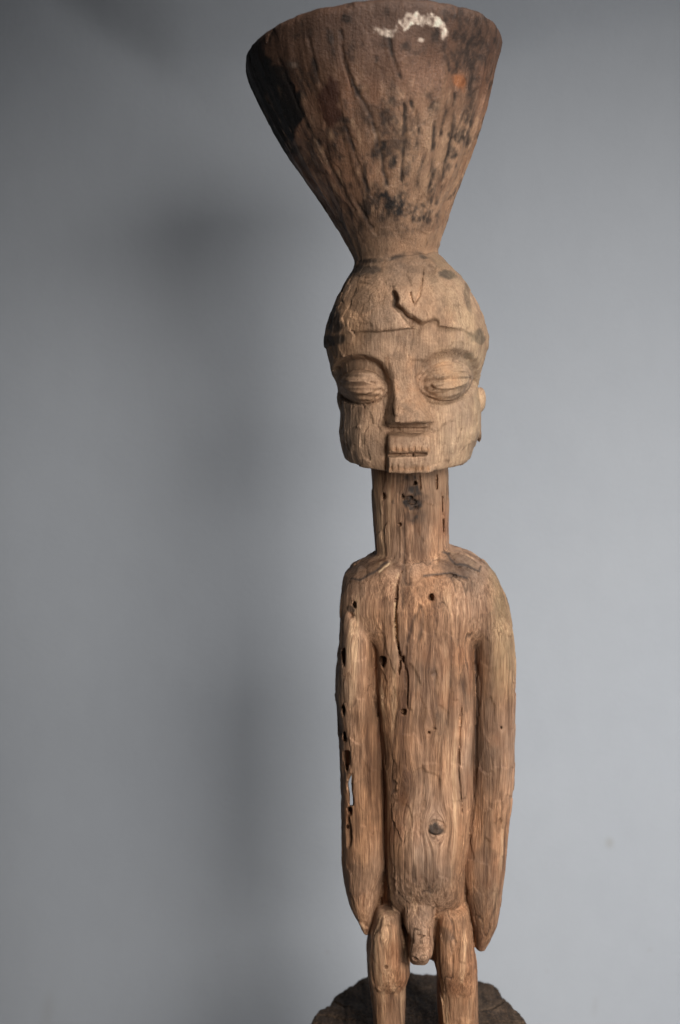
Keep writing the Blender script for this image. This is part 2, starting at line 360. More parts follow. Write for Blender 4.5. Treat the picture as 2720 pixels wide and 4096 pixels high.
# ------------------------------------------------------------------ meshing (naive surface nets on a sparse grid)
H = .00091
zlo = float(min(LEGL.z0, LEGR.z0))-.004; zhi = float(W(1500, 134, 0)[1])+.008
lo = np.array([-.088, -.110, zlo]); hi = np.array([.146, .112, zhi])
N = (np.ceil((hi-lo)/H/8).astype(int)*8)
BS = 8
nb = N//BS
bx, by, bz = np.meshgrid(*[np.arange(n) for n in nb], indexing='ij')
cx, cy_, cz_ = [lo[i]+(b*BS+BS/2-.5)*H for i, b in enumerate((bx, by, bz))]
dc = sdf(cx.ravel().astype(np.float64), cy_.ravel().copy(), cz_.ravel().copy()).reshape(cx.shape)
act = np.argwhere(np.abs(dc) < .0105)
VAL = np.empty(tuple(N), np.float32)
VAL.reshape(nb[0], BS, nb[1], BS, nb[2], BS)[:] = dc[:, None, :, None, :, None].astype(np.float32)
off = np.stack(np.meshgrid(*[np.arange(BS)]*3, indexing='ij'), -1).reshape(-1, 3)
CH = 1500
for i in range(0, len(act), CH):
    ids = (act[i:i+CH, None, :]*BS+off[None]).reshape(-1, 3)
    P = lo+ids*H
    VAL[ids[:, 0], ids[:, 1], ids[:, 2]] = sdf(P[:, 0].copy(), P[:, 1].copy(), P[:, 2].copy()).astype(np.float32)
S = VAL < 0
cnt = np.zeros(tuple(N-1), np.uint8)
for dx in (0, 1):
    for dy in (0, 1):
        for dz in (0, 1):
            cnt += S[dx:N[0]-1+dx, dy:N[1]-1+dy, dz:N[2]-1+dz]
cells = np.argwhere((cnt > 0) & (cnt < 8))
IDX = np.full(tuple(N-1), -1, np.int32)
IDX[cells[:, 0], cells[:, 1], cells[:, 2]] = np.arange(len(cells))
acc = np.zeros((len(cells), 3)); num = np.zeros(len(cells))
corn = [(0,0,0),(1,0,0),(0,1,0),(1,1,0),(0,0,1),(1,0,1),(0,1,1),(1,1,1)]
cv = {c: VAL[cells[:, 0]+c[0], cells[:, 1]+c[1], cells[:, 2]+c[2]] for c in corn}
for a in corn:
    for ax in range(3):
        if a[ax]: continue
        b = tuple(1 if i == ax else a[i] for i in range(3))
        va, vb = cv[a], cv[b]; m = (va < 0) != (vb < 0)
        t = np.where(m, va/np.where(m, va-vb, 1), 0)
        for i in range(3):
            acc[:, i] += np.where(m, a[i]+(t if i == ax else 0), 0)
        num += m
VERT = lo+(cells+acc/num[:, None])*H
quads = []
for ax in range(3):
    sl0 = [slice(None)]*3; sl1 = [slice(None)]*3
    sl0[ax] = slice(0, N[ax]-1); sl1[ax] = slice(1, N[ax])
    s0, s1 = S[tuple(sl0)], S[tuple(sl1)]
    e = np.argwhere(s0 != s1)
    o1, o2 = [(1, 2), (2, 0), (0, 1)][ax]
    e = e[(e[:, o1] > 0) & (e[:, o2] > 0) & (e[:, o1] < N[o1]-1) & (e[:, o2] < N[o2]-1)]
    ins = S[e[:, 0], e[:, 1], e[:, 2]]
    def cid(d1, d2):
        q = e.copy(); q[:, o1] -= d1; q[:, o2] -= d2
        return IDX[q[:, 0], q[:, 1], q[:, 2]]
    Q = np.stack([cid(1, 1), cid(0, 1), cid(0, 0), cid(1, 0)], 1)
    Q[~ins] = Q[~ins][:, ::-1]
    quads.append(Q)
QUAD = np.concatenate(quads); QUAD = QUAD[(QUAD >= 0).all(1)]
del VAL, S, cnt, IDX, cv
def vnormals(V, Q):
    a, b, c, d = (V[Q[:, i]] for i in range(4))
    n = np.cross(c-a, d-b); out = np.zeros_like(V)
    for i in range(4):
        for k in range(3):
            out[:, k] += np.bincount(Q[:, i], n[:, k], len(V))
    return out/np.maximum(np.linalg.norm(out, axis=1, keepdims=True), 1e-12)
# relax towards the true surface
def relax(V, Q, n):
    for _ in range(n):
        s = np.zeros_like(V); c = np.zeros(len(V))
        for i in range(4):
            for j in ((i+1) % 4,):
                for k in range(3):
                    s[:, k] += np.bincount(Q[:, i], V[Q[:, j], k], len(V))
                    s[:, k] += np.bincount(Q[:, j], V[Q[:, i], k], len(V))
                c += np.bincount(Q[:, i], minlength=len(V))+np.bincount(Q[:, j], minlength=len(V))
        V = V*.45+.55*s/np.maximum(c, 1)[:, None]
    return V
print('mesh', time.time()-T0)
VERT = relax(VERT, QUAD, 1)

# ------------------------------------------------------------------ which part each vertex belongs to
PS = parts_sdf(VERT[:, 0].copy(), VERT[:, 1].copy(), VERT[:, 2].copy())
names = ['cup', 'cap', 'face', 'ear_a', 'ear_b', 'neck', 'torso', 'arm_a', 'arm_b', 'leg_a', 'leg_b', 'gro']
PS['torso'] = np.minimum(PS['torso'], PS['sho']+.0004)
PS['torso'] = np.minimum(np.minimum(PS['torso'], PS['pel']+.0004), PS['web']+.0012)
PS['ear_a'] = PS['ear_a']-.0006; PS['ear_b'] = PS['ear_b']-.0006
PID = np.argmin(np.stack([PS[n] for n in names]), 0)
X, Y, Z = VERT.T
U, V_ = UV(X, Z, -.058)
fr = Y < -.02
isface = (PID == 2)
eye1 = isface & fr & (eye_f(U, V_, EYES[0])[0] > .02); eye2 = isface & fr & (eye_f(U, V_, EYES[1])[0] > .02)
ncu = np.interp(V_, [1400, 1500, 1690], [1605, 1612, 1629]); nhl = np.interp(V_, [1390, 1440, 1510, 1600, 1660, 1700], [80, 70, 60, 70, 86, 96])
nose = isface & fr & (np.abs(U-ncu) < nhl) & (V_ > 1425) & (V_ < 1702)
mouth = isface & fr & (U > 1541) & (U < 1716) & (V_ > 1730) & (V_ < 1900)
names += ['eye_a', 'eye_b', 'nose', 'mouth', 'navel']
PID[nose] = 14; PID[mouth] = 15; PID[eye1] = 12; PID[eye2] = 13
UB, VB = UV(X, Z, -.05)          # elevation coordinates on the body's front
navr = np.hypot((UB-1745)/31, (VB-3311)/25)
PID[(PID == 6) & fr & (navr < 1)] = 16

# ------------------------------------------------------------------ surface relief and colour of the wood
NRM = vnormals(VERT, QUAD)
isin = lambda *k: np.isin(PID, [names.index(a) for a in k])
cupm = isin('cup').astype(float); headm = isin('cap', 'face', 'ear_a', 'ear_b', 'eye_a', 'eye_b', 'nose', 'mouth').astype(float)
capm = isin('cap').astype(float)
bodym = 1-cupm-headm
vz = UV(X, Z, -.045)[1]
wob = 28*fbm(X*60, Y*60, Z*60, 2, 15)
cupm = cupm*(1-.75*sstep(820, 1010, vz+wob)); headm = np.where(isin('cup'), 1-cupm, headm)*1.0
tn = isin('neck')*.45*sstep(2150, 1880, vz+wob); headm = headm+tn; bodym = 1-cupm-headm
# grain direction: runs up the block, flows round the knots
gx = X.copy(); gy = Y.copy(); gz = Z.copy()
KN = [(1745, 3311, 38, .85), (1735, 2700, 70, .10), (1712, 2905, 80, .12), (1650, 2010, 50, .25), (1600, 3160, 60, .3), (1540, 3760, 30, .3), (1820, 3790, 30, .3)]
for px, py, R, st in KN:
    kx, kz = W(px, py, -.05); R = R/5300
    dx = X-kx; dz = (Z-kz)*.62; r2 = dx*dx+dz*dz
    gx = gx - st*dx*R*R/(r2+.12*R*R)*np.clip((-Y+.01)/.03, 0, 1)
gx = gx + .0035*fbm(X*22, Y*22, Z*9, 2, 5) + .0011*fbm(X*70, Y*70, Z*30, 2, 9)
gy = gy + .0035*fbm(X*22+9, Y*22, Z*9, 2, 6)
wc_ = np.clip((tab(Z, CUP.z, CUP.R)-tab(Z, CUP.z, CUP.L))/2, .03, .2)
iscup = isin('cup')
gx = np.where(iscup, XC_CUP+(gx-XC_CUP)*.075/wc_, gx); gy = np.where(iscup, gy*.075/wc_, gy)
streak = np.clip(bodym*1.0 + headm*.62 + cupm*.45, 0, 1)
streak *= 1-.75*sstep(2345, 2285, VB)*isin('torso', 'arm_a', 'arm_b')           # end grain on top of the shoulders
# knife and adze cuts: irregular flat cells, each with its own tilt, level and tone
def cuts(px_, py_, pz_, seed):
    ix, iy, iz = np.floor(px_-.5), np.floor(py_-.5), np.floor(pz_-.5)
    best = np.full(px_.shape, 9e9, np.float32); lev = np.zeros(px_.shape, np.float32); tone = np.zeros(px_.shape, np.float32); tilt = np.zeros(px_.shape, np.float32)
    for a_ in (0, 1):
        for b_ in (0, 1):
            for c_ in (0, 1):
                h = ((ix+a_+512).astype(np.int32).astype(np.uint32)*np.uint32(374761393)) ^ ((iy+b_+512).astype(np.int32).astype(np.uint32)*np.uint32(668265263)) ^ ((iz+c_+512).astype(np.int32).astype(np.uint32)*np.uint32(2654435761)) ^ np.uint32(seed*977+13)
                h1, h2, h3, h4, h5 = (_h2(h+np.uint32(k*40503)) for k in range(1, 6))
                dx, dy, dz = px_-(ix+a_+.15+.7*h1), py_-(iy+b_+.15+.7*h2), pz_-(iz+c_+.15+.7*h3)
                d = dx*dx+dy*dy+dz*dz
                m = d < best
                best = np.where(m, d, best); tone = np.where(m, h4*2-1, tone)
                tilt = np.where(m, (h5*2-1)*dx+(h4*2-1)*dz+(h1-.5)*2*dy, tilt); lev = np.where(m, h5*2-1, lev)
    return tilt, lev, tone
wx_ = .0016*fbm(X*160, Y*160, Z*90, 2, 19)
ct, cl, ctone = cuts(((X+wx_)/.0105).astype(np.float32), (Y/.0105).astype(np.float32), (Z/np.where(isin('cup'), .034, np.where(headm > .5, .013, .026))).astype(np.float32), 3)
# adze and weathering relief
chis = fbm(X*75, Y*75, Z*42, 2, 21)
chis2 = np.abs(fbm(X*130, Y*130, Z*60, 2, 33))
st1 = vnoise(gx*760, gy*760, gz*30, 41); st2 = vnoise(gx*300, gy*300, gz*11, 43)
iso = fbm(X*420, Y*420, Z*420, 2, 51); iso2 = fbm(X*170, Y*170, Z*230, 2, 55)
disp = .00060*chis - .0004*chis2 + (.00085*ct + .00020*cl)*(1-.55*isin('eye_a', 'eye_b', 'mouth'))*np.where(isin('cup'), .55, 1)
disp += streak*(.00018*st1 + .00010*st2)
disp += (1-streak)*(.00022*iso*(.5+.5*np.abs(iso2)) + .00025*iso2*(1-.6*headm))
knur = sstep(3480, 3515, VB)*(1-sstep(3585, 3605, VB))*isin('torso')*fr           # rough, torn fibres under the belly
disp += isin('neck')*fr*.0016*iso2*np.exp(-((UB-1655)/45)**2-((VB-2010)/60)**2)
fis = 1-np.abs(fbm(gx*105, gy*105, gz*4.5, 2, 161))*2.2
fis = sstep(.90, .99, fis)*sstep(-.15, .35, fbm(X*35, Y*35, Z*18, 2, 163))*np.clip(bodym+.35*headm*isin('face'), 0, 1)
disp -= fis*.00075
disp += knur*.0005*vnoise(X*700, Y*300, Z*420, 61)
# ripple of the old dry wood at the foot of the cup
disp += cupm*sstep(700, 960, UV(X, Z, -.05)[1])*.0005*fbm(X*130, Y*130, Z*380, 2, 63)
disp += isin('navel')*(.0008*np.clip(1-navr, 0, 1)+.0022*iso2+.0007*iso) - (PID == 6)*fr*.0016*np.exp(-((navr-1.08)/.16)**2)
uq, vq = UV(X, Z, -.06)
for pts in SEAMS: disp -= isin('cup')*fr*(.0007*near(uq, vq, pts, 6.5, 97, 5)-.0003*near(uq+16, vq, pts, 9, 97, 5))
VERT2 = VERT+NRM*disp[:, None]
NRM2 = vnormals(VERT2, QUAD)

def mixc(c, col, f): return c*(1-f[:, None])+np.array(col)[None]*f[:, None]
def blob(u, v, cu, cv, ru, rv, s, rough=.5, sc=.02, soft=.25):
    r = np.zeros_like(u); m = (np.abs(u-cu) < 2.2*ru+10) & (np.abs(v-cv) < 2.2*rv+10)
    a, b = u[m], v[m]
    n = fbm(a*sc, b*sc, np.zeros_like(a)+s, 4, 71+s)
    r[m] = sstep(-soft, soft, 1-np.hypot((a-cu)/ru, (b-cv)/rv)+rough*n)
    return r
c = np.zeros((len(X), 3))
c += cupm[:, None]*np.array([.215, .108, .062]); c += headm[:, None]*np.array([.330, .200, .120]); c += bodym[:, None]*np.array([.335, .180, .098])
lowf = fbm(X*38, Y*38, Z*24, 3, 81); midf = fbm(X*95, Y*95, Z*70, 3, 83); hif = fbm(X*260, Y*260, Z*200, 2, 85)
c *= (1+.30*lowf+.26*midf+.14*hif+.10*ctone)[:, None]
# greyed weathering against warm raw wood
gr = np.clip(.35+.9*fbm(X*30+4, Y*30, Z*16, 3, 87), 0, 1)*(.80*bodym+.75*headm+.45*cupm)
lum = c @ np.array([.3, .55, .15])
c = c*(1-.55*gr[:, None])+.55*gr[:, None]*lum[:, None]*np.array([1.10, .99, .88])
# reddish-brown dark veins on the body
ve = sstep(.02, .55, fbm(gx*120, gy*120, gz*9, 4, 91))*bodym
c = mixc(c, (.135, .060, .028), ve*.78)
ve2 = sstep(.08, .6, fbm(gx*430, gy*430, gz*20, 3, 92))*np.clip(bodym+.3*headm, 0, 1)
c = mixc(c, (.135, .062, .028), ve2*.60)
pal = sstep(.15, .6, fbm(gx*140+7, gy*140, gz*8, 3, 93))*bodym
c = mixc(c, (.52, .345, .215), pal*.62)
rd = sstep(.1, .6, fbm(X*48+8, Y*48, Z*30, 4, 141))
c = mixc(c, (.25, .090, .034), rd*(.42*bodym+.30*cupm+.14*headm))
UC, VC = UV(X, Z, -.06)
# cup: darker upper half, char and painted shade on one side, smoke spots, chalk smear, orange patch
c = mixc(c, (.105, .058, .040), cupm*.68*sstep(440, 120, VC))
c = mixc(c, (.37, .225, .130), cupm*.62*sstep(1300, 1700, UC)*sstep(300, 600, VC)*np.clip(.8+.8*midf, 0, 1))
ud, vd = UV(X, Z, -.02)
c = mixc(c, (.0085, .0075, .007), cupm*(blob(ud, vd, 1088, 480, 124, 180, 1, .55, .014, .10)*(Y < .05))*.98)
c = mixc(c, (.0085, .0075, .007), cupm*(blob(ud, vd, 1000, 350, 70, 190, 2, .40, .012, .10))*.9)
for cu, cv, ru, rv, s, o in ((1290, 590, 70, 50, 4, .55), (1570, 650, 22, 22, 5, .9), (1505, 600, 20, 30, 6, .85), (1590, 570, 55, 90, 7, .55), (1570, 800, 60, 40, 8, .95), (1690, 840, 60, 30, 9, .9), (1480, 800, 45, 40, 10, .7),
                           (1855, 535, 26, 22, 11, .95), (1815, 600, 14, 24, 12, .95), (1890, 400, 16, 80, 13, .85), (1870, 170, 70, 130, 14, .62), (1600, 915, 30, 16, 15, .85), (1430, 880, 60, 40, 16, .5), (1385, 130, 16, 16, 17, .85), (1250, 320, 16, 40, 18, .6),
                           (1370, 520, 20, 50, 19, .6), (1480, 480, 60, 35, 20, .5), (1580, 900, 130, 45, 28, .4)):
    c = mixc(c, (.026, .019, .016), cupm*fr*blob(UC, VC, cu, cv, ru*1.15, rv*1.15, s, 1.5, .03, .6)*o*np.clip(.72+1.1*hif+.5*iso, 0, 1))
sp = sstep(.05, .6, fbm(gx*190, gy*190, gz*110, 4, 95))*cupm
c = mixc(c, (.040, .025, .018), sp*.72)
lt = sstep(.05, .6, fbm(gx*230+3, gy*230, gz*120, 4, 96))*cupm*sstep(200, 520, VC)
c = mixc(c, (.40, .25, .155), lt*.55)
c = mixc(c, (.085, .026, .012), cupm*fr*blob(UC, VC, 1325, 440, 46, 78, 3, .8, .025, .3)*.85)
c = mixc(c, (.040, .022, .015), cupm*(Y < .03)*sstep(1330, 1120, UC)*np.clip(.25+1.3*fbm(gx*90, gy*90, gz*30, 4, 171), 0, 1)*.8)  # left side darkened in the colour as shade turned from the light
# shallow dark seams running down the cup
for pts in SEAMS:
    c = mixc(c, (.030, .018, .013), cupm*fr*near(UC, VC, pts, 8.0, 97, 5)*.85*np.clip(.55+1.5*midf+.8*hif, 0, 1))
c = mixc(c, (.50, .16, .04), cupm*fr*blob(UC, VC, 1836, 330, 22, 34, 21, 1.0, .03, .6)*.45)
uw, vw = UV(X, Z, -.098)
wh = np.clip(1-poly2(uw, vw, [(1620, 95), (1632, 66), (1680, 72), (1730, 78), (1775, 88), (1782, 118)])/24+1.1*fbm(uw*.045, vw*.045, uw*0, 4, 98), 0, 1)
wh2 = np.clip(1-poly2(uw, vw, [(1500, 116), (1545, 132), (1572, 142), (1590, 112)])/17+1.2*fbm(uw*.05, vw*.05, uw*0, 4, 99), 0, 1)
wh3 = np.clip(1-np.hypot((uw-1690)/20, (vw-148)/12)+.4*fbm(uw*.05, vw*.05, uw*0, 2, 100), 0, 1)
wh4 = np.clip(1-np.hypot((uw-1160)/34, (vw-225)/22)+.8*fbm(uw*.06, vw*.06, uw*0, 3, 101), 0, 1)
c = mixc(c, (.60, .50, .42), cupm*fr*np.clip(sstep(.1, .6, wh)+.75*sstep(.2, .8, wh2)+.7*sstep(.1, .7, wh3)+.22*sstep(.2, .9, wh4), 0, 1)*.92*np.clip(.72+1.3*hif+.5*iso, .15, 1))
c = mixc(c, (.035, .024, .018), fr*near(UC, VC, [(1412, 1008), (1470, 1030), (1540, 1036), (1600, 1012), (1690, 1002)], 9, 133, 14)*.8*np.clip(.6+1.4*midf+hif, 0, 1))
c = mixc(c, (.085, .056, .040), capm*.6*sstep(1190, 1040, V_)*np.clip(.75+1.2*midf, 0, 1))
# head stains, lit side and chip shadow painted into the colour
for cu, cv, ru, rv, s, o in ((1335, 1280, 30, 60, 31, .8), (1330, 1360, 50, 22, 32, .75), (1920, 1345, 40, 26, 33, .75), (1800, 1085, 40, 22, 34, .8), (1885, 1180, 16, 60, 35, .5), (1480, 1070, 70, 26, 36, .55), (1450, 1190, 60, 50, 37, .30), (1880, 1420, 22, 12, 38, .5), (1700, 1020, 24, 14, 39, .6)):
    c = mixc(c, (.045, .036, .030), headm*blob(U, V_, cu, cv, ru, rv, s, .7, .03)*o*(Y < .03))
c = mixc(c, (.42, .31, .19), headm*.45*sstep(1640, 1880, U)*np.clip(.6+midf, 0, 1))  # light on the head's right side, painted into its colour
c = mixc(c, (.30, .13, .05), isin('nose', 'eye_b').astype(float)*np.clip(midf*1.3, 0, 1)*.5)
c = mixc(c, (.33, .16, .07), isin('mouth')*.6*(np.exp(-((V_-1795)/12)**2)+np.exp(-((V_-1872)/12)**2))*np.clip(.6+.7*hif, 0, 1))
c = mixc(c, (.05, .038, .030), capm*np.exp(-(poly2(U, V_, CHIPE)/8)**2)*.6*fr)  # shadow of the chip's broken edge painted along the groove
# dry cracks, knots, dark tide marks and painted chin shade on the body
c = mixc(c, (.055, .042, .034), isin('navel')*np.clip(.18+1.6*hif+.5*midf+.55*sstep(3305, 3335, VB), 0, .9))
for cu, cv, ru, rv, s, o in ((1655, 1985, 40, 55, 41, .55), (1660, 2075, 40, 30, 42, .4), (1745, 3325, 34, 12, 43, .8), (1740, 2690, 40, 30, 44, .25), (1840, 2270, 110, 50, 47, .45), (1405, 2455, 18, 12, 48, .7), (1580, 3670, 40, 60, 49, .25), (1420, 3560, 30, 90, 50, .3),
                           (1640, 1900, 110, 18, 51, .30), (1950, 3550, 50, 140, 52, .25), (1780, 3760, 40, 30, 53, .4)):  # first entry of this row: chin shade painted onto the neck
    c = mixc(c, (.085, .052, .034), bodym*fr*blob(UB, VB, cu, cv, ru, rv, s, .7, .02)*o)
gu = np.interp(VB, [2440, 2585, 2757, 3018, 3175, 3306, 3437], [1868, 1886, 1891, 1883, 1880, 1860, 1840])
stain_shade = sstep(95, 0, UB-gu)*(UB > gu-22)*sstep(2430, 2560, VB)*(1-sstep(2950, 3350, VB))*isin('arm_b')  # brown stain plus the groove's shade, painted into the arm colour
c = mixc(c, (.060, .034, .022), (Y < .005)*stain_shade*np.clip(.62+1.5*fbm(gx*230, gy*230, gz*12, 3, 131), 0, 1)*.92)
c = mixc(c, (.120, .066, .038), (Y < .01)*isin('arm_b')*.55*sstep(2045, 1950, UB)*np.clip(.5+1.2*fbm(gx*150, gy*150, gz*14, 3, 133), 0, 1))  # mottled brown, with shade towards the groove painted in
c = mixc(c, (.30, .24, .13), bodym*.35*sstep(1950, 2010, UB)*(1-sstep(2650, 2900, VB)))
for pts in ([(1786, 2225), (1830, 2270), (1880, 2275), (1935, 2300), (1950, 2262)], [(1700, 2312), (1760, 2306), (1810, 2302), (1870, 2322)], [(1380, 2330), (1440, 2335), (1500, 2300), (1552, 2262)], [(1800, 2230), (1850, 2205), (1910, 2232)]):
    c = mixc(c, (.045, .034, .030), bodym*fr*near(UB, VB, pts, 5, 103, 12)*.75)
for pts in ([(1560, 2266), (1520, 2300)], [(1583, 2420), (1584, 2520), (1590, 2570)]):
    c = mixc(c, (.62, .45, .28), bodym*fr*near(UB, VB, pts, 3.5)*.8)
c = mixc(c, (.55, .39, .24), bodym*fr*near(UB, VB, [(1600, 2300), (1580, 2350), (1577, 2420), (1574, 2500), (1580, 2570)], 3.5, 151, 4)*.6*np.clip(.6+hif*2, 0, 1))
c = mixc(c, (.040, .028, .022), isin('neck')*fr*blob(UB, VB, 1655, 2005, 48, 66, 57, 1.4, .035, .5)*np.clip(.5+1.6*hif, 0, 1)*.9)
c = mixc(c, (.070, .036, .020), fis*.55)
c *= (1-.10*bodym-.07*headm)[:, None]
lm = c @ np.array([.3, .55, .15]); c *= np.clip((np.maximum(lm, .004)/.175)**.42, .45, 1.8)[:, None]
c = np.clip(c, .004, .75)

print('colour', time.time()-T0)
# ------------------------------------------------------------------ materials
def nodes(m):
    m.use_nodes = True; nt = m.node_tree; nt.nodes.clear()
    out = nt.nodes.new('ShaderNodeOutputMaterial'); b = nt.nodes.new('ShaderNodeBsdfPrincipled')
    nt.links.new(b.outputs[0], out.inputs[0]); return nt, b
def N_(nt, t, **k):
    n = nt.nodes.new(t)
    for a, v in k.items(): setattr(n, a, v)
    return n
def math_(nt, op, a, b=None, clamp=False):
    n = N_(nt, 'ShaderNodeMath', operation=op, use_clamp=clamp)
    for i, s in enumerate((a, b)):
        if s is None: continue
        if isinstance(s, (int, float)): n.inputs[i].default_value = s
        else: nt.links.new(s, n.inputs[i])
    return n.outputs[0]
def noise(nt, vec, scale, detail=3, rough=.6):
    n = N_(nt, 'ShaderNodeTexNoise'); n.inputs['Scale'].default_value = scale; n.inputs['Detail'].default_value = detail; n.inputs['Roughness'].default_value = rough
    if vec is not None: nt.links.new(vec, n.inputs['Vector'])
    return n.outputs['Fac']
def mapping(nt, vec, scale):
    n = N_(nt, 'ShaderNodeMapping'); n.inputs['Scale'].default_value = scale; nt.links.new(vec, n.inputs['Vector']); return n.outputs[0]
def ramp(nt, fac, stops):
    r = N_(nt, 'ShaderNodeValToRGB'); el = r.color_ramp.elements
    while len(el) < len(stops): el.new(.5)
    for e, (p, col) in zip(el, stops): e.position = p; e.color = (*col, 1)
    nt.links.new(fac, r.inputs[0]); return r.outputs[0]
def mixrgb(nt, fac, a, b, mode='MIX'):
    n = N_(nt, 'ShaderNodeMix', data_type='RGBA', blend_type=mode)
    for s, i in ((fac, 0), (a, 6), (b, 7)):
        if isinstance(s, (int, float)): n.inputs[i].default_value = s
        elif isinstance(s, tuple): n.inputs[i].default_value = (*s, 1)
        else: nt.links.new(s, n.inputs[i])
    return n.outputs[2]

wood = bpy.data.materials.new('weathered_wood')
nt, b = nodes(wood)
GLOSS = N_(nt, 'ShaderNodeAttribute', attribute_name='gloss').outputs['Fac']
aC = N_(nt, 'ShaderNodeAttribute', attribute_name='tint'); aG = N_(nt, 'ShaderNodeAttribute', attribute_name='grain'); aS = N_(nt, 'ShaderNodeAttribute', attribute_name='streak')
gv = aG.outputs['Vector']; fS = aS.outputs['Fac']
fine = noise(nt, mapping(nt, gv, (1, 1, .038)), 1350, 4, .7)
wide = noise(nt, mapping(nt, gv, (1, 1, .06)), 620, 3, .6)
speck = noise(nt, gv, 620, 3, .65)
pore = noise(nt, mapping(nt, gv, (1, 1, .12)), 1300, 1, .5)
stc = ramp(nt, fine, [(.33, (.33, .23, .17)), (.45, (.78, .71, .64)), (.55, (1.07, 1.05, 1.0)), (.67, (1.7, 1.64, 1.50))])
spc = ramp(nt, speck, [(.33, (.50, .43, .38)), (.46, (.88, .85, .82)), (.56, (1.06, 1.05, 1.03)), (.68, (1.45, 1.40, 1.32))])
wdc = ramp(nt, wide, [(.35, (.72, .64, .58)), (.55, (1.05, 1.03, 1.0)), (.7, (1.15, 1.12, 1.08))])
pat = mixrgb(nt, fS, spc, stc)
worn = ramp(nt, noise(nt, mapping(nt, gv, (1, 1, .45)), 65, 4, .6), [(.36, (.12, .12, .12)), (.64, (.74, .74, .74))])
pat = mixrgb(nt, worn, pat, (.97, .94, .90))
colr = mixrgb(nt, 1.0, aC.outputs['Color'], pat, 'MULTIPLY')
colr = mixrgb(nt, math_(nt, 'MULTIPLY', fS, .9), colr, mixrgb(nt, 1.0, colr, wdc, 'MULTIPLY'))
nt.links.new(colr, b.inputs['Base Color'])
nt.links.new(math_(nt, 'SUBTRACT', .66, math_(nt, 'MULTIPLY', GLOSS, .22)), b.inputs['Roughness']); nt.links.new(math_(nt, 'ADD', .38, math_(nt, 'MULTIPLY', GLOSS, .15)), b.inputs['Specular IOR Level'])
hs = math_(nt, 'ADD', math_(nt, 'MULTIPLY', fine, .7), math_(nt, 'MULTIPLY', wide, .6))
hh = N_(nt, 'ShaderNodeMix', data_type='FLOAT'); nt.links.new(fS, hh.inputs[0]); nt.links.new(speck, hh.inputs[2]); nt.links.new(hs, hh.inputs[3])
bp = N_(nt, 'ShaderNodeBump'); bp.inputs['Strength'].default_value = .9; bp.inputs['Distance'].default_value = .0017
nt.links.new(hh.outputs[0], bp.inputs['Height']); nt.links.new(bp.outputs[0], b.inputs['Normal'])

basem = bpy.data.materials.new('dark_stump_wood')
nt, b = nodes(basem)
tc = N_(nt, 'ShaderNodeTexCoord').outputs['Object']
n1 = noise(nt, tc, 45, 5, .6); n2 = noise(nt, tc, 500, 4, .7); n3 = noise(nt, mapping(nt, tc, (1, .12, 1)), 260, 3, .6)
cc = ramp(nt, n1, [(.3, (.030, .019, .0125)), (.55, (.064, .043, .029)), (.75, (.125, .084, .055))])
cc = mixrgb(nt, 1.0, cc, ramp(nt, n2, [(.35, (.35, .32, .30)), (.52, (1.0, 1.0, 1.0)), (.68, (2.3, 2.1, 1.9))]), 'MULTIPLY')
cc = mixrgb(nt, 1.0, cc, ramp(nt, n3, [(.36, (.6, .57, .55)), (.6, (1.15, 1.12, 1.1))]), 'MULTIPLY')
cc = mixrgb(nt, math_(nt, 'GREATER_THAN', noise(nt, tc, 210, 1, .5), .83), cc, (.20, .18, .15))
nt.links.new(cc, b.inputs['Base Color']); b.inputs['Roughness'].default_value = .8; b.inputs['Specular IOR Level'].default_value = .25
bp = N_(nt, 'ShaderNodeBump'); bp.inputs['Strength'].default_value = .9; bp.inputs['Distance'].default_value = .0025
nt.links.new(math_(nt, 'ADD', n2, n3), bp.inputs['Height']); nt.links.new(bp.outputs[0], b.inputs['Normal'])

wallm = bpy.data.materials.new('painted_wall')
nt, b = nodes(wallm)
tc = N_(nt, 'ShaderNodeTexCoord').outputs['Object']
w1 = noise(nt, tc, 2.2, 3, .5)
wc = ramp(nt, w1, [(.3, (.318, .332, .358)), (.7, (.336, .348, .370))])
wc = mixrgb(nt, 1.0, wc, ramp(nt, noise(nt, mapping(nt, tc, (1, 1, .5)), 55, 4, .65), [(.3, (.985, .985, .985)), (.7, (1.012, 1.012, 1.012))]), 'MULTIPLY')
def spot(px, py, rx, rz, k, ang=0.0):
    global wc
    sx, sz = W(px, py, WALL_Y); s = 1.0/3550
    mp = N_(nt, 'ShaderNodeMapping', vector_type='TEXTURE'); mp.inputs['Location'].default_value = (float(sx), 0, float(sz)); mp.inputs['Rotation'].default_value = (0, ang, 0)
    mp.inputs['Scale'].default_value = (rx*s, 1, rz*s); nt.links.new(tc, mp.inputs['Vector'])
    g = N_(nt, 'ShaderNodeTexGradient', gradient_type='SPHERICAL'); nt.links.new(mp.outputs[0], g.inputs[0])
    wc = mixrgb(nt, math_(nt, 'MULTIPLY', g.outputs['Fac'], k), wc, (.22, .21, .16))
spot(2438, 3372, 26, 34, .75); spot(2598, 3800, 16, 6, .9, -.5); spot(2188, 3886, 9, 5, .8); spot(2380, 4025, 18, 70, .25, .1); spot(44, 3472, 6, 6, 1.0); spot(190, 4050, 40, 130, .30, .15); spot(1232, 3672, 9, 9, .6); spot(1310, 3808, 14, 14, .4); spot(875, 3825, 16, 6, .6, .4)
nt.links.new(wc, b.inputs['Base Color']); b.inputs['Roughness'].default_value = .62; b.inputs['Specular IOR Level'].default_value = .3
wr = noise(nt, mapping(nt, tc, (1, 1, .45)), 420, 3, .6); wr2 = noise(nt, tc, 9, 2, .5)
bp = N_(nt, 'ShaderNodeBump'); bp.inputs['Strength'].default_value = .6; bp.inputs['Distance'].default_value = .0012
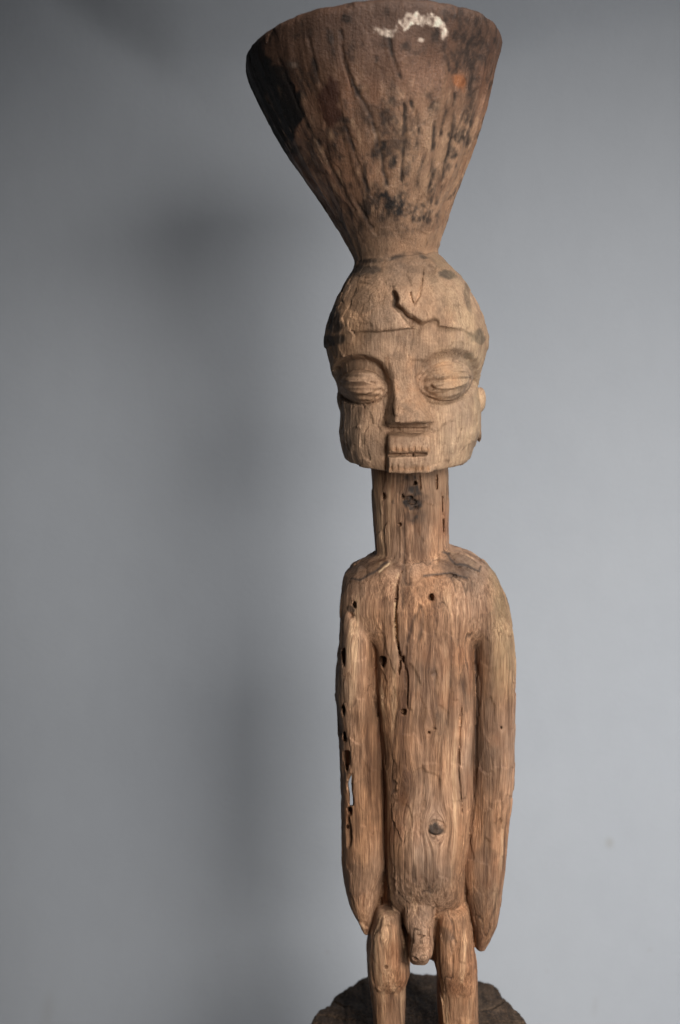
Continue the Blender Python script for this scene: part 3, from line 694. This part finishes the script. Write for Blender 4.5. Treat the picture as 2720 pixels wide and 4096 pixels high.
nt.links.new(math_(nt, 'ADD', wr, math_(nt, 'MULTIPLY', wr2, 3.0)), bp.inputs['Height']); nt.links.new(bp.outputs[0], b.inputs['Normal'])

floorm = bpy.data.materials.new('floor_paint')
nt, b = nodes(floorm)
tc = N_(nt, 'ShaderNodeTexCoord').outputs['Object']
nt.links.new(ramp(nt, noise(nt, tc, 14, 5, .6), [(.3, (.30, .29, .28)), (.7, (.42, .41, .39))]), b.inputs['Base Color']); b.inputs['Roughness'].default_value = .7

# ------------------------------------------------------------------ setting
def plain(name, verts, faces, mat):
    me = bpy.data.meshes.new(name); me.from_pydata(verts, [], faces); me.materials.append(mat)
    o = bpy.data.objects.new(name, me); COL.objects.link(o); return o
gu_, gv_ = np.meshgrid(np.linspace(-2.2, 2.2, 221), np.concatenate([np.linspace(0, .60, 20)[:-1], np.linspace(.60, 1.45, 171), np.linspace(1.45, 2.5, 24)[1:]]), indexing='xy')
pu, pv = UV(gu_, gv_, WALL_Y)
vf = np.interp(pu, [-3000, 0, 250, 480, 720, 1000, 1500, 2100, 2720, 4500], [-700, -140, -20, 120, 230, 250, 240, 165, 10, -500])
over = (vf-pv)/3550.0                                  # metres above the soft fold line
lean = 1.0*.018*np.log1p(np.exp(np.clip(over/.018, -30, 30)))*1.0
lean = np.minimum(lean, .12*(1-np.exp(-lean/.12))*1.0+0*lean)
val = .006*np.exp(-(((pu-420)*.62-(pv-140)*.78)/95)**2)*sstep(620, 150, pv)*sstep(60, 300, pu)
yy = WALL_Y-lean+val
nx_, nz_ = gu_.shape[1], gu_.shape[0]
wv = np.stack([gu_, yy, gv_], -1).reshape(-1, 3); bk = np.stack([gu_, yy*0+WALL_Y+.1, gv_], -1).reshape(-1, 3)
a_, b_ = np.meshgrid(np.arange(nx_-1), np.arange(nz_-1)); k_ = (b_*nx_+a_).ravel(); n_ = len(wv)
fs = np.stack([k_, k_+1, k_+1+nx_, k_+nx_], 1).tolist()+(np.stack([k_, k_+nx_, k_+1+nx_, k_+1], 1)+n_).tolist()
for x0 in range(nx_-1):
    fs.append([x0+1, x0, x0+n_, x0+1+n_]); t0 = (nz_-1)*nx_+x0; fs.append([t0, t0+1, t0+1+n_, t0+n_])
for z0 in range(nz_-1):
    p0 = z0*nx_; fs.append([p0, p0+nx_, p0+nx_+n_, p0+n_]); p0 += nx_-1; fs.append([p0+nx_, p0, p0+n_, p0+nx_+n_])
wall = plain('wall', np.concatenate([wv, bk]).tolist(), fs, wallm)
for p in wall.data.polygons[:len(k_)]: p.use_smooth = True
wall['kind'] = 'structure'
floor = plain('floor', [(-2.2, -2.0, 0), (2.2, -2.0, 0), (2.2, WALL_Y, 0), (-2.2, WALL_Y, 0), (-2.2, -2.0, -.05), (2.2, -2.0, -.05), (2.2, WALL_Y, -.05), (-2.2, WALL_Y, -.05)],
              [(0, 1, 2, 3), (7, 6, 5, 4), (0, 4, 5, 1), (1, 5, 6, 2), (2, 6, 7, 3), (3, 7, 4, 0)], floorm)
floor['kind'] = 'structure'

# ------------------------------------------------------------------ the figure's objects
fig = bpy.data.objects.new('carved_figure', None); COL.objects.link(fig)
BX, _ = W(1690, 4050, 0)
fig.location = (float(BX), 0.0, 0.0); fig.empty_display_size = .05
fig['label'] = 'weathered brown wooden standing figure carrying a flared bowl on its head, on dark stump base'
fig['category'] = 'statue'
QP = PID[QUAD]
qid = np.where(QP[:, 0] == QP[:, 1], QP[:, 0], np.where(QP[:, 2] == QP[:, 3], QP[:, 2], QP[:, 0]))
def piece(name, key, parent, label=None):
    q = QUAD[qid == names.index(key)]
    vi, inv = np.unique(q, return_inverse=True); q = inv.reshape(-1, 4)
    me = bpy.data.meshes.new(name)
    me.vertices.add(len(vi)); me.loops.add(q.size); me.polygons.add(len(q))
    loc = VERT2[vi]-np.array(fig.location)
    me.vertices.foreach_set('co', loc.astype(np.float32).ravel())
    me.loops.foreach_set('vertex_index', q.astype(np.int32).ravel())
    me.polygons.foreach_set('loop_start', np.arange(0, q.size, 4, dtype=np.int32))
    me.polygons.foreach_set('use_smooth', np.ones(len(q), bool))
    me.update(calc_edges=True)
    a = me.attributes.new('tint', 'FLOAT_COLOR', 'POINT'); a.data.foreach_set('color', np.concatenate([c[vi], np.ones((len(vi), 1))], 1).astype(np.float32).ravel())
    a = me.attributes.new('grain', 'FLOAT_VECTOR', 'POINT'); a.data.foreach_set('vector', np.stack([gx[vi], gy[vi], gz[vi]], 1).astype(np.float32).ravel())
    a = me.attributes.new('streak', 'FLOAT', 'POINT'); a.data.foreach_set('value', streak[vi].astype(np.float32))
    a = me.attributes.new('gloss', 'FLOAT', 'POINT'); a.data.foreach_set('value', (cupm[vi]*np.clip(.7+midf[vi], 0, 1)*np.clip(c[vi].mean(1)*9-.2, 0, 1)).astype(np.float32))
    me.normals_split_custom_set_from_vertices(NRM2[vi].tolist())
    me.materials.append(wood)
    o = bpy.data.objects.new(name, me); COL.objects.link(o); o.parent = parent
    if label: o['label'] = label
    return o
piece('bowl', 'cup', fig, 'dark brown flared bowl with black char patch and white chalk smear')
head = piece('head', 'face', fig)
piece('cap', 'cap', head); piece('eye', 'eye_a', head); piece('eye', 'eye_b', head); piece('nose', 'nose', head); piece('mouth', 'mouth', head)
piece('ear', 'ear_a', head); piece('ear', 'ear_b', head)
piece('neck', 'neck', fig)
torso = piece('torso', 'torso', fig)
piece('navel', 'navel', torso, 'dark round knot standing as the navel')
piece('arm', 'arm_a', fig, 'arm riddled with worm holes and a slot rotted through'); piece('arm', 'arm_b', fig)
piece('leg', 'leg_a', fig); piece('leg', 'leg_b', fig); piece('genitals', 'gro', fig)

# ------------------------------------------------------------------ stump base
zb = float(W(1700, 3888, .13)[1])
out = [(1246, 4096), (1273, 4036), (1300, 4026), (1319, 4020), (1329, 3993), (1345, 3975), (1371, 3956), (1420, 3929), (1469, 3897), (1530, 3889), (1600, 3890), (1641, 3888), (1660, 3892), (1745, 3891), (1830, 3903), (1904, 3919), (1953, 3929), (1985, 3944), (1999, 3956), (2009, 3990), (2022, 3990), (2045, 4012), (2069, 4036), (2080, 4042), (2106, 4079), (2118, 4110)]
pts = []
for px, py in out:
    a_ = (px-1360)/FPX; b_ = -(py-2048)/FPX; dy = CP+b_*SP; dz = -SP+b_*CP
    t = (zb-CZ)/dz; pts.append((a_*t, CY+dy*t))
pts = np.array(pts); ctr = np.array([BX, .02])
th = np.unwrap(np.arctan2(pts[:, 1]-ctr[1], pts[:, 0]-ctr[0])); rr = np.hypot(*(pts-ctr).T)
th = np.where(th < -np.pi/2, th+2*np.pi, th); o_ = np.argsort(th); th, rr = th[o_], rr[o_]
NA = 900
TH = np.linspace(-np.pi/2, 1.5*np.pi, NA, endpoint=False)
fth = np.concatenate([[-np.pi/2], [-.9], th, [np.pi+.9], [1.5*np.pi]]); frr = np.concatenate([[.105], [.101], rr, [.100], [.105]])
RO = np.interp(TH, fth, frr)
RO = RO + .0012*fbm(np.cos(TH)*9, np.sin(TH)*9, TH*0, 3, 111) + .0022*np.abs(fbm(np.cos(TH)*40, np.sin(TH)*40, TH*0, 2, 113))
vs = []; rings = []
def ring(rad, zz):
    x = ctr[0]+np.cos(TH)*rad; y = ctr[1]+np.sin(TH)*rad
    rings.append(np.stack([x, y, zz+0*x], 1))
for s in np.linspace(.02, 1, 110):
    rad = RO*s
    x = ctr[0]+np.cos(TH)*rad; y = ctr[1]+np.sin(TH)*rad
    zz = zb + .0022*fbm(x*60, y*60, x*0, 4, 117) + .0008*fbm(x*260, y*50, x*0, 2, 119) - .0045*sstep(.965, 1.0, s)**2*np.ones(NA)
    for k, (aa, ww) in enumerate(((.55, .010), (1.25, .008), (1.9, .012), (2.55, .009), (.15, .007), (2.9, .008))):
        da = (TH-aa+.04*np.sin(rad*120+k)); zz -= .006*np.exp(-(da*rad/.0011)**2)*sstep(.45+.08*k % .3, .9, s)
    rings.append(np.stack([x, y, zz], 1))
for s in np.linspace(0, 1, 70)[1:]:
    rad = RO*(1+.02*s) + .0016*fbm(np.cos(TH)*14, np.sin(TH)*14, s*6+TH*0, 3, 121) + .0008*fbm(np.cos(TH)*70, np.sin(TH)*70, s*8+TH*0, 2, 123)
    ring(rad, (zb-.0045)*(1-s))
R_ = len(rings); bv_ = np.concatenate(rings+[np.array([[ctr[0], ctr[1], zb], [ctr[0], ctr[1], 0.0]])])
i, j = np.meshgrid(np.arange(R_-1), np.arange(NA), indexing='ij'); j2 = (j+1) % NA
q = np.stack([i*NA+j, (i+1)*NA+j, (i+1)*NA+j2, i*NA+j2], -1).reshape(-1, 4)
faces = q.tolist()+[[R_*NA, k, (k+1) % NA] for k in range(NA)]+[[R_*NA+1, (R_-1)*NA+(k+1) % NA, (R_-1)*NA+k] for k in range(NA)]
me = bpy.data.meshes.new('base'); me.from_pydata((bv_-np.array(fig.location)).tolist(), [], faces); me.materials.append(basem)
me.polygons.foreach_set('use_smooth', np.ones(len(me.polygons), bool))
bo = bpy.data.objects.new('base', me); COL.objects.link(bo); bo.parent = fig
bo['label'] = 'dark split stump base with ragged rim'
print('verts', len(VERT), 'quads', len(QUAD), {n: int((qid == k).sum()) for k, n in enumerate(names)})
